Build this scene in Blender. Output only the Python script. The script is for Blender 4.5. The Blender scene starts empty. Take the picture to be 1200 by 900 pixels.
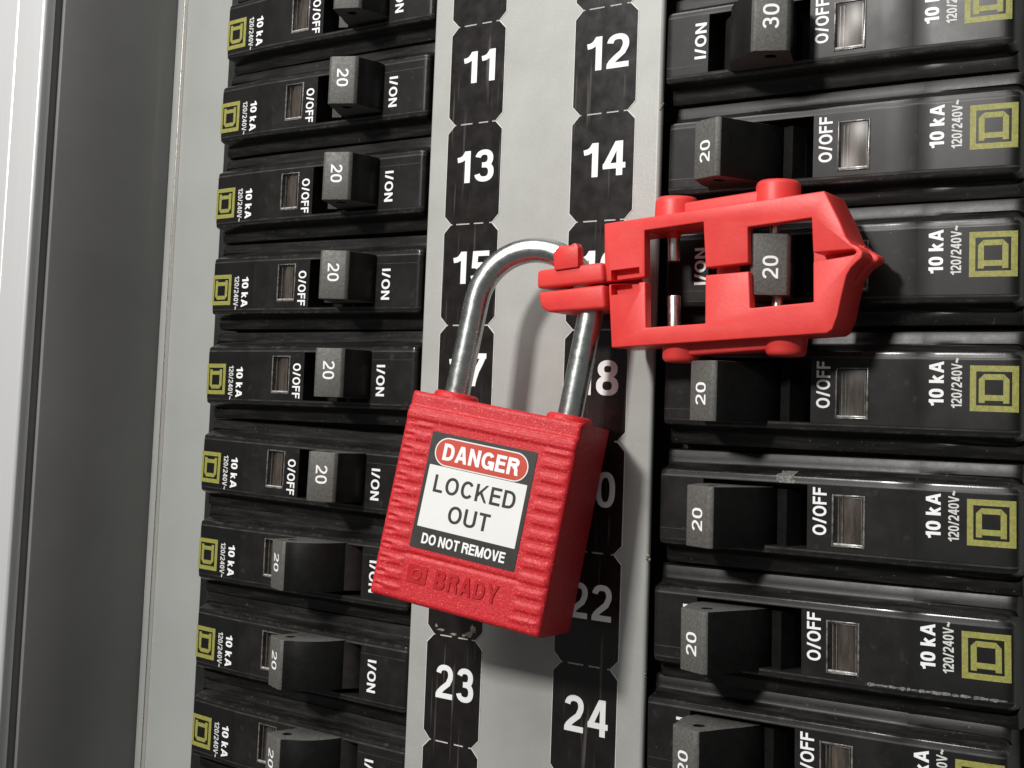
import bpy, bmesh, math, random
from mathutils import Matrix, Vector

# ------------------------------------------------------------------ scene, camera, light
# Panel coordinates in millimetres: u to the right, v up, w out of the panel.
S = bpy.context.scene
MM = 0.001


def P(u, v, w):
    return Vector((u * MM, -w * MM, v * MM))


CAM_R = ((0.81694, 0.010888, 0.576619), (0.037558, 0.996695, -0.07203), (-0.575497, 0.080501, 0.813832))
CAM_C = (130.085, -61.722, 187.114)
cam = bpy.data.cameras.new("camera")
cam_ob = bpy.data.objects.new("camera", cam)
S.collection.objects.link(cam_ob)
A = Matrix(((1, 0, 0), (0, 0, -1), (0, 1, 0)))
M3 = A @ Matrix(CAM_R)
cam_ob.matrix_world = Matrix.Translation(P(*CAM_C)) @ M3.to_4x4()
cam.sensor_width = 36.0
cam.lens = 1484.77 / 1200.0 * 36.0
cam.shift_y = -79.15 / 1200.0
cam.clip_start = 0.005
cam.clip_end = 20.0
S.camera = cam_ob

world = bpy.data.worlds.new("World")
S.world = world
world.use_nodes = True
world.node_tree.nodes["Background"].inputs[0].default_value = (0.95, 1.0, 0.98, 1)
world.node_tree.nodes["Background"].inputs[1].default_value = 0.11


def area(name, loc, target, power, sx, sy, col=(1, 1, 1)):
    l = bpy.data.lights.new(name, 'AREA')
    l.shape = 'RECTANGLE'
    l.size, l.size_y = sx, sy
    l.energy = power
    l.color = col
    o = bpy.data.objects.new(name, l)
    S.collection.objects.link(o)
    o.location = P(*loc)
    d = P(*target) - P(*loc)
    o.rotation_euler = d.to_track_quat('-Z', 'Y').to_euler()
    return o


area("key_lamp", (-92, 265, 620), (5, -50, 0), 4.0, 0.085, 0.07, (1.0, 0.975, 0.94))
area("fill_lamp", (-260, 640, 560), (10, -60, 0), 2.9, 0.6, 0.4, (1.0, 0.985, 0.96))  # unseen soft lamp, added to lift the shadows on the plate
area("ceiling_lamp", (60, 900, 420), (0, -60, 0), 3.6, 1.1, 0.16, (0.97, 1.0, 0.98))
S.view_settings.view_transform = 'Standard'
S.view_settings.look = 'None'
S.view_settings.exposure = 0.14
S.view_settings.gamma = 1.0

# ------------------------------------------------------------------ materials


def new_mat(name):
    m = bpy.data.materials.new(name)
    m.use_nodes = True
    nt = m.node_tree
    return m, nt, nt.nodes["Principled BSDF"]


def noise(nt, scale, detail=4.0, rough=0.6, stretch=None):
    tc = nt.nodes.new('ShaderNodeTexCoord')
    n = nt.nodes.new('ShaderNodeTexNoise')
    n.inputs['Scale'].default_value = scale
    n.inputs['Detail'].default_value = detail
    n.inputs['Roughness'].default_value = rough
    oi = nt.nodes.new('ShaderNodeObjectInfo')      # each copy gets its own stretch of the pattern
    ad = nt.nodes.new('ShaderNodeVectorMath')
    ad.operation = 'ADD'
    nt.links.new(tc.outputs['Object'], ad.inputs[0])
    nt.links.new(oi.outputs['Location'], ad.inputs[1])
    vec = ad.outputs[0]
    if stretch:
        mp = nt.nodes.new('ShaderNodeMapping')
        mp.inputs['Scale'].default_value = stretch
        nt.links.new(vec, mp.inputs[0])
        vec = mp.outputs[0]
    nt.links.new(vec, n.inputs['Vector'])
    return n


def ramp(nt, src, stops):
    r = nt.nodes.new('ShaderNodeValToRGB')
    els = r.color_ramp.elements
    while len(els) < len(stops):
        els.new(0.5)
    for e, (p, c) in zip(els, stops):
        e.position = p
        e.color = c if len(c) == 4 else (*c, 1)
    nt.links.new(src, r.inputs[0])
    return r


def rampv(nt, src, p0, v0, p1, v1):
    r = nt.nodes.new('ShaderNodeMapRange')
    r.inputs[1].default_value = p0
    r.inputs[2].default_value = p1
    r.inputs[3].default_value = v0
    r.inputs[4].default_value = v1
    nt.links.new(src, r.inputs[0])
    return r


def bump(nt, bs, src, strength, dist):
    b = nt.nodes.new('ShaderNodeBump')
    b.inputs['Strength'].default_value = strength
    b.inputs['Distance'].default_value = dist
    nt.links.new(src, b.inputs['Height'])
    nt.links.new(b.outputs[0], bs.inputs['Normal'])


def plastic(name, c0, c1, scale=300, rough=(0.3, 0.5), bstr=0.15, bscale=2500, spec=0.5, p=(0.35, 0.7), stretch=None, specks=()):
    m, nt, bs = new_mat(name)
    n = noise(nt, scale, 6, 0.65, stretch)
    r = ramp(nt, n.outputs[0], [(p[0], c0), (p[1], c1)])
    col = r.outputs[0]
    for sc_, lo_, hi_, c_ in specks:            # dust, grit and rubbed spots
        ns = noise(nt, sc_, 2, 0.55)
        mr = rampv(nt, ns.outputs[0], lo_, 0.0, hi_, 1.0)
        mx = nt.nodes.new('ShaderNodeMix')
        mx.data_type = 'RGBA'
        nt.links.new(mr.outputs[0], mx.inputs[0])
        nt.links.new(col, mx.inputs[6])
        mx.inputs[7].default_value = (*c_, 1)
        col = mx.outputs[2]
    nt.links.new(col, bs.inputs['Base Color'])
    n2 = noise(nt, scale * 0.6, 3, 0.6)
    rr = rampv(nt, n2.outputs[0], 0.3, rough[0], 0.7, rough[1])
    nt.links.new(rr.outputs[0], bs.inputs['Roughness'])
    bs.inputs['Specular IOR Level'].default_value = spec
    n3 = noise(nt, bscale, 2, 0.5)
    bump(nt, bs, n3.outputs[0], bstr, 0.0001)
    return m


M_HOUSING = plastic("housing_black_plastic", (0.0098, 0.0088, 0.0085), (0.022, 0.0198, 0.019), 180, (0.34, 0.44), 0.05, 4200, 0.27, (0.42, 0.8), None, ((1400, 0.70, 0.80, (0.08, 0.074, 0.068)), (420, 0.62, 0.78, (0.034, 0.031, 0.029))))
M_SMOOTH = plastic("housing_smooth_end_plastic", (0.0065, 0.006, 0.006), (0.010, 0.0095, 0.0095), 300, (0.34, 0.42), 0.04, 4200, 0.42, (0.42, 0.8))
M_SIDE = plastic("housing_side_plastic", (0.0055, 0.005, 0.0048), (0.032, 0.029, 0.027), 1100, (0.36, 0.42), 0.06, 4200, 0.32, (0.46, 0.8), (0.10, 1, 1), ((1600, 0.68, 0.78, (0.09, 0.082, 0.075)),))
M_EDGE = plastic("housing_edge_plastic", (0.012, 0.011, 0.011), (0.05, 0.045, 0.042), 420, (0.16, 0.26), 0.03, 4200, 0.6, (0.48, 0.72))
M_PALE_LINE = plastic("housing_pale_line", (0.020, 0.019, 0.018), (0.075, 0.068, 0.062), 240, (0.45, 0.55), 0.1, 3000, 0.4, (0.40, 0.75))  # paler tone; on the face-edge step it paints the highlight line
M_SCUFF = plastic("scuffed_pale_plastic", (0.05, 0.048, 0.045), (0.26, 0.25, 0.235), 2500, (0.55, 0.7), 0.5, 4500, 0.3, (0.35, 0.65))
M_BASE = plastic("base_black_plastic", (0.008, 0.008, 0.008), (0.014, 0.013, 0.013), 300, (0.4, 0.6), 0.1)
M_TOGGLE = plastic("toggle_lit_plastic", (0.070, 0.067, 0.061), (0.125, 0.12, 0.11), 1900, (0.45, 0.65), 0.5, 3500, 0.45, (0.35, 0.7))  # lighter copy for face and flat sides, their lighting put into the colour
M_TOGGLE_SIDE = plastic("toggle_shaded_plastic", (0.0045, 0.0044, 0.0043), (0.0085, 0.0083, 0.008), 700, (0.4, 0.5), 0.12, 2500, 0.25)  # near-black copy for the lever walls, shade put into the colour
M_CLAMP = plastic("clamp_red_plastic", (0.66, 0.040, 0.037), (0.74, 0.058, 0.050), 180, (0.38, 0.52), 0.18, 1800, 0.4)
M_LOCK = plastic("lock_red_nylon", (0.46, 0.009, 0.016), (0.60, 0.022, 0.030), 1900, (0.4, 0.6), 0.6, 3800, 0.35, (0.3, 0.7), None, ((3600, 0.60, 0.72, (0.74, 0.16, 0.15)), (2600, 0.60, 0.72, (0.32, 0.012, 0.013))))
M_EMBLEM = plastic("lock_moulded_letters", (0.40, 0.004, 0.009), (0.46, 0.006, 0.012), 900, (0.35, 0.5), 0.2, 2300, 0.4)
M_PLATE = plastic("painted_grey_steel", (0.345, 0.345, 0.326), (0.40, 0.40, 0.38), 90, (0.36, 0.46), 0.25, 1700, 0.4)
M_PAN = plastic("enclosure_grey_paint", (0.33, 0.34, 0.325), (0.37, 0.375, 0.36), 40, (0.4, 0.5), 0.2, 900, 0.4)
M_WALL = plastic("enclosure_shaded_paint", (0.19, 0.186, 0.184), (0.235, 0.23, 0.227), 18, (0.3, 0.42), 0.2, 900, 0.35)  # darker copy of the back panel grey, wall shade put into the colour
def brushed(name, c, rough, metal):
    m, nt, bs = new_mat(name)
    n = noise(nt, 500, 3, 0.6, (6, 1, 0.08))
    r = ramp(nt, n.outputs[0], [(0.3, tuple(x * 0.97 for x in c)), (0.7, c)])
    nt.links.new(r.outputs[0], bs.inputs['Base Color'])
    bs.inputs['Metallic'].default_value = metal
    rr = rampv(nt, n.outputs[0], 0.3, rough * 0.95, 0.7, rough * 1.05)
    nt.links.new(rr.outputs[0], bs.inputs['Roughness'])
    return m


M_FRAME = brushed("trim_light_metal", (0.70, 0.70, 0.705), 0.32, 0.35)
M_WHITE = plastic("white_print", (0.82, 0.82, 0.82), (0.86, 0.86, 0.86), 2000, (0.45, 0.5), 0.0)
M_GREYPRINT = plastic("pale_print", (0.50, 0.50, 0.48), (0.74, 0.74, 0.72), 2600, (0.5, 0.55), 0.0)
M_YELLOW = plastic("yellow_green_print", (0.21, 0.205, 0.045), (0.33, 0.32, 0.075), 2200, (0.5, 0.6), 0.1)
M_LABELBLACK = plastic("label_black_ink", (0.022, 0.021, 0.018), (0.03, 0.028, 0.024), 500, (0.35, 0.42), 0.02)
M_LABELWHITE = plastic("label_white_face", (0.74, 0.74, 0.73), (0.77, 0.77, 0.76), 200, (0.35, 0.42), 0.02)
M_LABELRED = plastic("label_red_ink", (0.50, 0.045, 0.02), (0.54, 0.055, 0.025), 300, (0.35, 0.42), 0.02)
M_EDGEPAPER = plastic("sticker_edge_paper", (0.62, 0.61, 0.58), (0.78, 0.77, 0.74), 900, (0.5, 0.6), 0.1)
M_BURR = plastic("burr_brown", (0.10, 0.07, 0.05), (0.42, 0.36, 0.29), 1800, (0.5, 0.6), 0.4)


def sticker_mat():
    m, nt, bs = new_mat("sticker_brown_black_film")
    tc = nt.nodes.new('ShaderNodeTexCoord')
    oi = nt.nodes.new('ShaderNodeObjectInfo')
    ad = nt.nodes.new('ShaderNodeVectorMath')
    ad.operation = 'ADD'
    nt.links.new(tc.outputs['Object'], ad.inputs[0])
    nt.links.new(oi.outputs['Location'], ad.inputs[1])
    n = nt.nodes.new('ShaderNodeTexNoise')
    n.inputs['Scale'].default_value = 350
    n.inputs['Detail'].default_value = 6
    nt.links.new(ad.outputs[0], n.inputs['Vector'])
    # scratches: stretched, rotated noise thresholded thin
    mp = nt.nodes.new('ShaderNodeMapping')
    mp.inputs['Rotation'].default_value = (0, 0.6, 0)
    mp.inputs['Scale'].default_value = (1300, 1300, 60)
    nt.links.new(ad.outputs[0], mp.inputs[0])
    n2 = nt.nodes.new('ShaderNodeTexNoise')
    n2.inputs['Scale'].default_value = 1.0
    n2.inputs['Detail'].default_value = 1
    nt.links.new(mp.outputs[0], n2.inputs['Vector'])
    base = ramp(nt, n.outputs[0], [(0.35, (0.0085, 0.0065, 0.006)), (0.8, (0.014, 0.0112, 0.0102))])
    sc = ramp(nt, n2.outputs[0], [(0.64, (0, 0, 0)), (0.76, (1, 1, 1))])
    mx = nt.nodes.new('ShaderNodeMix')
    mx.data_type = 'RGBA'
    nt.links.new(sc.outputs[0], mx.inputs[0])
    nt.links.new(base.outputs[0], mx.inputs[6])
    mx.inputs[7].default_value = (0.075, 0.068, 0.062, 1)
    nt.links.new(mx.outputs[2], bs.inputs['Base Color'])
    rr = rampv(nt, n.outputs[0], 0.3, 0.24, 0.7, 0.33)
    nt.links.new(rr.outputs[0], bs.inputs['Roughness'])
    bump(nt, bs, n.outputs[0], 0.12, 0.0002)
    return m


M_STICKER = sticker_mat()


def steel(name, base, rough, aniso=0.0):
    m, nt, bs = new_mat(name)
    n = noise(nt, 900, 4, 0.6)
    r = ramp(nt, n.outputs[0], [(0.3, tuple(x * 0.93 for x in base)), (0.7, base)])
    nt.links.new(r.outputs[0], bs.inputs['Base Color'])
    bs.inputs['Metallic'].default_value = 1.0
    rr = rampv(nt, n.outputs[0], 0.3, rough * 0.85, 0.7, rough * 1.2)
    nt.links.new(rr.outputs[0], bs.inputs['Roughness'])
    return m


M_SHACKLE = steel("shackle_steel", (0.59, 0.605, 0.59), 0.28)
M_PIN = steel("pin_steel", (0.90, 0.86, 0.82), 0.3)


def lens_mat():
    m, nt, bs = new_mat("clear_lens_plastic")
    out = nt.nodes["Material Output"]
    nt.nodes.remove(bs)
    t = nt.nodes.new('ShaderNodeBsdfTransparent')
    t.inputs[0].default_value = (0.86, 0.84, 0.82, 1)
    g = nt.nodes.new('ShaderNodeBsdfGlossy')
    g.inputs['Roughness'].default_value = 0.32
    mx = nt.nodes.new('ShaderNodeMixShader')
    mx.inputs[0].default_value = 0.028
    nt.links.new(t.outputs[0], mx.inputs[1])
    nt.links.new(g.outputs[0], mx.inputs[2])
    nt.links.new(mx.outputs[0], out.inputs[0])
    return m


M_LENS = lens_mat()
M_LENSEDGE = plastic("lens_rim_plastic", (0.05, 0.047, 0.045), (0.26, 0.245, 0.23), 900, (0.15, 0.25), 0.1)
M_MECH = plastic("mechanism_brown_grey", (0.055, 0.048, 0.043), (0.20, 0.172, 0.155), 350, (0.5, 0.6), 0.2, 2500, 0.12, stretch=(3, 3, 0.4))

# ------------------------------------------------------------------ object helpers
COL = S.collection


def thing(name, label, cat, loc=(0, 0, 0), rot=0.0, group=None):
    o = bpy.data.objects.new(name, None)
    o.empty_display_size = 0.01
    COL.objects.link(o)
    o.location = P(*loc)
    o.rotation_euler = (0, rot, 0)
    o['label'] = label
    o['category'] = cat
    if group:
        o['group'] = group
    return o


def link(name, mesh, parent=None):
    o = bpy.data.objects.new(name, mesh)
    COL.objects.link(o)
    if parent is not None:
        o.parent = parent
    return o


def finish(bm, name, mats, angle=35.0):
    """bmesh in mm with (s, t, w) axes -> mesh in metres with Blender axes"""
    bmesh.ops.remove_doubles(bm, verts=bm.verts, dist=1e-4)
    bmesh.ops.recalc_face_normals(bm, faces=bm.faces)
    for v in bm.verts:
        s, t, w = v.co
        v.co = (s * MM, -w * MM, t * MM)
    me = bpy.data.meshes.new(name)
    bm.to_mesh(me)
    bm.free()
    for m in (mats if isinstance(mats, (list, tuple)) else [mats]):
        me.materials.append(m)
    me.polygons.foreach_set('use_smooth', [True] * len(me.polygons))
    me.set_sharp_from_angle(angle=math.radians(angle))
    me.update()
    return me


def apply_mods(me, name, mods):
    o = bpy.data.objects.new("temporary", me)
    COL.objects.link(o)
    for kind, kw in mods:
        md = o.modifiers.new(kind, kind)
        for k, v in kw.items():
            setattr(md, k, v)
    dg = bpy.context.evaluated_depsgraph_get()
    dg.update()
    out = bpy.data.meshes.new_from_object(o.evaluated_get(dg))
    out.name = name
    bpy.data.objects.remove(o)
    out.polygons.foreach_set('use_smooth', [True] * len(out.polygons))
    out.set_sharp_from_angle(angle=math.radians(35))
    return out


def bevelled(me, name, width, segs=2, angle=40):
    return apply_mods(me, name, [('BEVEL', dict(width=width * MM, segments=segs, limit_method='ANGLE', angle_limit=math.radians(angle), use_clamp_overlap=True))])


def cut(me, cutter, name):
    c = bpy.data.objects.new("temporary_cutter", cutter)
    COL.objects.link(c)
    out = apply_mods(me, name, [('BOOLEAN', dict(operation='DIFFERENCE', object=c, solver='EXACT'))])
    bpy.data.objects.remove(c)
    return out


def box(bm, s0, s1, t0, t1, w0, w1, mat=0):
    vs = [bm.verts.new((s, t, w)) for s in (s0, s1) for t in (t0, t1) for w in (w0, w1)]
    for idx in ((0, 1, 3, 2), (4, 6, 7, 5), (0, 4, 5, 1), (2, 3, 7, 6), (0, 2, 6, 4), (1, 5, 7, 3)):
        f = bm.faces.new([vs[i] for i in idx])
        f.material_index = mat
    return bm


def box_mesh(name, dims, mat, bev=0.0, segs=2):
    bm = box(bmesh.new(), *dims)
    me = finish(bm, name, mat)
    return bevelled(me, name, bev, segs) if bev else me


def prism(bm, pts, axis, a0, a1, mat=0):
    """extrude a 2-D polygon; axis 'w': pts are (s,t); axis 't': pts are (s,w)"""
    def mk(p, a):
        return (p[0], p[1], a) if axis == 'w' else (p[0], a, p[1])
    lo = [bm.verts.new(mk(p, a0)) for p in pts]
    hi = [bm.verts.new(mk(p, a1)) for p in pts]
    n = len(pts)
    f = [bm.faces.new(lo), bm.faces.new(hi)]
    for i in range(n):
        f.append(bm.faces.new((lo[i], lo[(i + 1) % n], hi[(i + 1) % n], hi[i])))
    for x in f:
        x.material_index = mat
    return bm


def tube(bm, path, r, n=20, caps=True, mat=0):
    rings = []
    up = None
    for i, p in enumerate(path):
        p = Vector(p)
        a = Vector(path[max(i - 1, 0)])
        b = Vector(path[min(i + 1, len(path) - 1)])
        t = (b - a).normalized()
        if up is None:
            up = t.orthogonal().normalized()
        up = (up - t * up.dot(t)).normalized()
        sd = t.cross(up)
        rr = r[i] if isinstance(r, (list, tuple)) else r
        rings.append([bm.verts.new(p + (up * math.cos(2 * math.pi * k / n) + sd * math.sin(2 * math.pi * k / n)) * rr) for k in range(n)])
    for a, b in zip(rings, rings[1:]):
        for k in range(n):
            f = bm.faces.new((a[k], a[(k + 1) % n], b[(k + 1) % n], b[k]))
            f.material_index = mat
    if caps:
        for q in (rings[0], rings[-1]):
            f = bm.faces.new(q)
            f.material_index = mat
    return bm


# lettering drawn as strokes
def arc(cx, cy, rx, ry, a0, a1, n=14, p=2.35):
    out = []
    for i in range(n + 1):
        a = math.radians(a0 + (a1 - a0) * i / n)
        c, s = math.cos(a), math.sin(a)
        out.append((cx + rx * math.copysign(abs(c) ** (2 / p), c), cy + ry * math.copysign(abs(s) ** (2 / p), s)))
    return out


def glyph(ch, h):
    """plain grotesque lettering as centre lines; cap height 1, stroke width 2h -> (width, [(points, closed)])"""
    L = []

    def st(*pts, closed=False):
        L.append((list(pts), closed))
    e = 0.06
    if ch in '0O':
        W = 0.56 if ch == '0' else 0.76
        st(*arc(W / 2, .5, W / 2 - h, .5 - h, 0, 348.75, 31, 2.5 if ch == '0' else 2.15), closed=True)
    elif ch == '1':
        W = 0.30 + h
        st((W - h, 0), (W - h, 1))
        st((0, .735), (.10, .75), (.19, .80), (.245, .88), (W - h * 1.1, 1.02))
    elif ch == '2':
        W = 0.56
        st(*arc(W / 2, .70, W / 2 - h, .30 - h, 172, -22, 16), (.40, .45), (.22, .29), (.12, .18), (h * 1.02, h * 1.2), (h * .98, -.02))
        st((0.01, h), (W, h))
    elif ch == '3':
        W = 0.56
        st(*arc(W / 2 - .01, .76 - h / 2, W / 2 - h - .02, .24 - h / 2, 168, -90, 18), (.21, .52))
        st((.21, .52), *arc(W / 2 - .005, .26 + h / 2, W / 2 - h, .26 - h / 2, 90, -168, 20))
    elif ch == '4':
        W = 0.58
        st((.45 - h * .3, 0), (.45 - h * .3, 1))
        st((0, .285), (W, .285))
        st((h * .75, .25), (.45 - h * .8, 1.02))
    elif ch == '5':
        W = 0.56
        st((.10, 1 - h), (W - .03, 1 - h))
        st((.115 + h * .3, 1), (.065 + h * .6, .47))
        st(*arc(W / 2, .325, W / 2 - h, .325 - h, 142, -166, 20))
    elif ch in '69':
        W = 0.56
        a = arc(W / 2, .325, W / 2 - h, .325 - h, 0, 345, 23)
        b = arc(W / 2 + .0, .5, W / 2 - h, .5 - h, 28, 190, 18)
        if ch == '9':
            a = [(W - x, 1 - y) for x, y in a]
            b = [(W - x, 1 - y) for x, y in b]
        st(*a, closed=True)
        st(*b)
    elif ch == '7':
        W = 0.55
        st((0, 1 - h), (W, 1 - h))
        st((W - h, 1 - h), (.38, .68), (.28, .45), (.21, .2), (.18, -.03))
    elif ch == '8':
        W = 0.56
        st(*arc(W / 2, .745, W / 2 - h - .03, .255 - h, 0, 345, 23), closed=True)
        st(*arc(W / 2, .275, W / 2 - h, .275 - h + .01, 0, 345, 23), closed=True)
    elif ch == 'D':
        W = 0.68
        st((h, h), *arc(W * .40, .5, W * .6 - h, .5 - h, -90, 90, 16, 2.4), (h, 1 - h), closed=True)
    elif ch == 'A':
        W = 0.72
        st((h * .95, -e), (W / 2 - h * .25, 1 + e))
        st((W - h * .95, -e), (W / 2 + h * .25, 1 + e))
        st((.15, .29), (W - .15, .29))
    elif ch == 'N':
        W = 0.68
        st((h, 0), (h, 1))
        st((W - h, 0), (W - h, 1))
        st((h, 1.0 + e * .5), (W - h, -e * .5))
    elif ch == 'G':
        W = 0.76
        st(*arc(W / 2, .5, W / 2 - h, .5 - h, 38, 338, 24, 2.15))
        st((W * .52, .45 - h * .4), (W, .45 - h * .4))
        st((W - h * .8, .46), (W - h * .8, 0))
    elif ch in 'EFLBR':
        W = {'E': .60, 'F': .56, 'L': .54, 'B': .66, 'R': .68}[ch]
        st((h, 0), (h, 1))
        if ch in 'EF':
            st((h, 1 - h), (W, 1 - h))
            st((h, .53), (W - .04, .53))
        if ch in 'EL':
            st((h, h), (W, h))
        if ch in 'BR':
            st((h, 1 - h), *arc(W * .58, .745, W * .42 - h - (.03 if ch == 'B' else 0), .255 - h, 90, -90, 12, 2.2), (h, .49 + h))
        if ch == 'B':
            st((h, .52), *arc(W * .58, .27, W * .42 - h, .27 - h, 90, -90, 12, 2.2), (h, h))
        if ch == 'R':
            st((W * .5, .50), (W * .72, .46), (W - h * 1.3, .30), (W - h * 1.15, .12), (W - h * .7, -.03))
    elif ch == 'C':
        W = 0.72
        st(*arc(W / 2 + .01, .5, W / 2 - h, .5 - h, 36, 324, 24, 2.15))
    elif ch in 'Kk':
        W = 0.70 if ch == 'K' else 0.54
        y = 1.0 if ch == 'K' else .73
        st((h, 0), (h, 1))
        st((h, .30), (W - h * 1.2, y if ch == 'k' else 1 + e))
        st((W * .40, .5 * y + .06), (W - h * 1.0, -e))
    elif ch == 'U':
        W = 0.68
        st((h, 1), (h, .34), *arc(W / 2, .34, W / 2 - h, .34 - h, 180, 360, 14), (W - h, .34), (W - h, 1))
    elif ch == 'T':
        W = 0.62
        st((0, 1 - h), (W, 1 - h))
        st((W / 2, 0), (W / 2, 1))
    elif ch == 'V':
        W = 0.68
        st((h * .95, 1 + e), (W / 2 - h * .25, -e))
        st((W - h * .95, 1 + e), (W / 2 + h * .25, -e))
    elif ch == 'M':
        W = 0.82
        st((h, 0), (h, 1))
        st((W - h, 0), (W - h, 1))
        st((h * 1.1, 1 + e), (W / 2 - h * .1, -e))
        st((W - h * 1.1, 1 + e), (W / 2 + h * .1, -e))
    elif ch == 'Y':
        W = 0.68
        st((h * .9, 1 + e), (W / 2, .42))
        st((W - h * .9, 1 + e), (W / 2, .42))
        st((W / 2, 0), (W / 2, .46))
    elif ch == 'I':
        W = 2 * h
        st((h, 0), (h, 1))
    elif ch == '/':
        W = 0.38
        st((h * .7, -e), (W - h * .7, 1 + e))
    elif ch == '~':
        W = 0.50
        st((.02, .42), (.10, .53), (.17, .54), (.25, .48), (.33, .42), (.40, .43), (.48, .54))
    else:
        W = 0.16
    return W, L


def ribbon(pts, closed, h):
    """a polyline with thickness -> left and right edge points"""
    P2 = [Vector(p) for p in pts]
    P2 = [p for i, p in enumerate(P2) if i == 0 or (p - P2[i - 1]).length > 1e-5]
    n = len(P2)
    lf, rt = [], []
    for i in range(n):
        a = P2[i - 1] if (i > 0 or closed) else None
        b = P2[(i + 1) % n] if (i < n - 1 or closed) else None
        d1 = (P2[i] - a).normalized() if a is not None else None
        d2 = (b - P2[i]).normalized() if b is not None else None
        d1 = d1 or d2
        d2 = d2 or d1
        n1, n2 = Vector((-d1.y, d1.x)), Vector((-d2.y, d2.x))
        m = (n1 + n2)
        m = m.normalized() if m.length > 1e-5 else n1
        k = h / max(0.55, m.dot(n1))
        lf.append(P2[i] + m * k)
        rt.append(P2[i] - m * k)
    return lf, rt


def text_mesh(name, body, width, height, mat, bold=0.08, extrude=0.0, spacing=0.12):
    """lettering centred on the origin, x right, y up, in mm; height = cap height, bold = half stroke"""
    pts, polys = [], []
    x0 = 0.0
    for ch in body:
        W, L = glyph(ch, bold)
        for si, (pl_, closed) in enumerate(L):
            lf, rt = ribbon(pl_, closed, bold)
            n = len(lf)
            b0 = len(pts)
            z = si * 0.004 + extrude
            for q in (lf, rt):
                for v in q:
                    pts.append((v.x + x0, min(1.0, max(0.0, v.y)), z))
            for i in range(n if closed else n - 1):
                j = (i + 1) % n
                polys.append((b0 + i, b0 + n + i, b0 + n + j, b0 + j))
            if extrude > 0:
                c0 = len(pts)
                pts.extend([(p[0], p[1], 0.0) for p in pts[b0:b0 + 2 * n]])
                for i in range(n if closed else n - 1):
                    j = (i + 1) % n
                    polys.append((b0 + i, b0 + j, c0 + j, c0 + i))
                    polys.append((b0 + n + i, c0 + n + i, c0 + n + j, b0 + n + j))
                if not closed:
                    polys.append((b0, c0, c0 + n, b0 + n))
                    polys.append((b0 + n - 1, b0 + 2 * n - 1, c0 + 2 * n - 1, c0 + n - 1))
        x0 += W + spacing
    xs = [p[0] for p in pts]
    mx, mn = max(xs), min(xs)
    k = width / (mx - mn)
    return [((p[0] - (mx + mn) / 2) * k, (p[1] - 0.5) * height, p[2]) for p in pts], polys


def lettering(name, body, width, height, place, mat, bold=0.08, extrude=0.0, spacing=0.12):
    """place(x, y, z) -> (s, t, w)"""
    pts, polys = text_mesh(name, body, width, height, mat, bold, extrude, spacing)
    me = bpy.data.meshes.new(name)
    vs = []
    for p in pts:
        s, t, w = place(*p)
        vs.append((s * MM, -w * MM, t * MM))
    me.from_pydata(vs, [], polys)
    me.materials.append(mat)
    me.update()
    return me


# ------------------------------------------------------------------ enclosure
PLATE_L, PLATE_R = -23.45, 26.9
enc = thing('panel_enclosure', 'grey metal box around the breakers with a dark inner side wall at left', 'enclosure', (0, -60, -14))


def enc_part(name, dims, mat, bev=0.0):
    d = (dims[0], dims[1], dims[2] + 60, dims[3] + 60, dims[4] + 14, dims[5] + 14)
    return link(name, box_mesh(name, d, mat, bev), enc)


enc_part('back_panel', (-117.5, 130, -230, 110, -15.5, -14), M_PAN)
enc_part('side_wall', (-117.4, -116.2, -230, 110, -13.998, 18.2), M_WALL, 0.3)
enc_part('corner_flange', (-116.18, -113.6, -230, 110, -13.995, -13.2), M_PAN, 0.3)
enc_part('seam_edge', (-113.59, -113.25, -230, 110, -13.99, -12.95), M_PIN, 0.1)
enc_part('gap_shadow_base', (-92.0, 84.5, -200, 60, -13.99, -9.2), M_BASE)  # black box added so the gaps between breakers show as shadow

fr = thing('trim_frame', 'pale metal door trim running down the left edge of the photo', 'frame', (-117, -60, 20))
bm = bmesh.new()
prism(bm, [(-0.1, 0.0), (0.0, 2.4), (-0.5, 2.9), (-9.0, 3.3), (-9.3, 3.0), (-9.6, 3.3), (-26, 3.6), (-40, 2.0), (-40, 0.0)], 't', -170, 170)
link('trim_strip', bevelled(finish(bm, 'trim_strip', M_FRAME), 'trim_strip', 0.25, 2, 25), fr)
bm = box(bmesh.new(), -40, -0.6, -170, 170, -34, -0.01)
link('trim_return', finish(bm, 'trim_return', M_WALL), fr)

# ------------------------------------------------------------------ centre plate with number stickers
pl = thing('cover_plate', 'grey painted centre strip between the two breaker columns, carrying number stickers', 'plate', (1.7, -60, -1))
bm = bmesh.new()
hw = (PLATE_R - PLATE_L) / 2
prism(bm, [(-hw, -0.2), (-hw, 0.6), (-hw + 0.4, 1.0), (hw - 0.4, 1.0), (hw, 0.6), (hw, -0.2)], 't', -140, 105)
link('plate_sheet', bevelled(finish(bm, 'plate_sheet', M_PLATE), 'plate_sheet', 0.3, 3, 20), pl)
rnd = random.Random(4)
for vb in (-9.6, -86.0, -104.8):
    bm = bmesh.new()
    for q in range(5):
        bmesh.ops.create_icosphere(bm, subdivisions=1, radius=rnd.uniform(0.18, 0.38), matrix=Matrix.Translation((hw - 0.1 + rnd.uniform(-.2, .2), vb + 60 + rnd.uniform(-.8, .8), 0.6 + rnd.uniform(-.2, .2))))
    link('edge_burr', finish(bm, 'edge_burr', M_BURR), pl)


def sticker_poly(hw, hh, cx, cy):
    return [(-hw + cx, -hh), (hw - cx, -hh), (hw, -hh + cy), (hw, hh - cy), (hw - cx, hh), (-hw + cx, hh), (-hw, hh - cy), (-hw, -hh + cy)]


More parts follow.
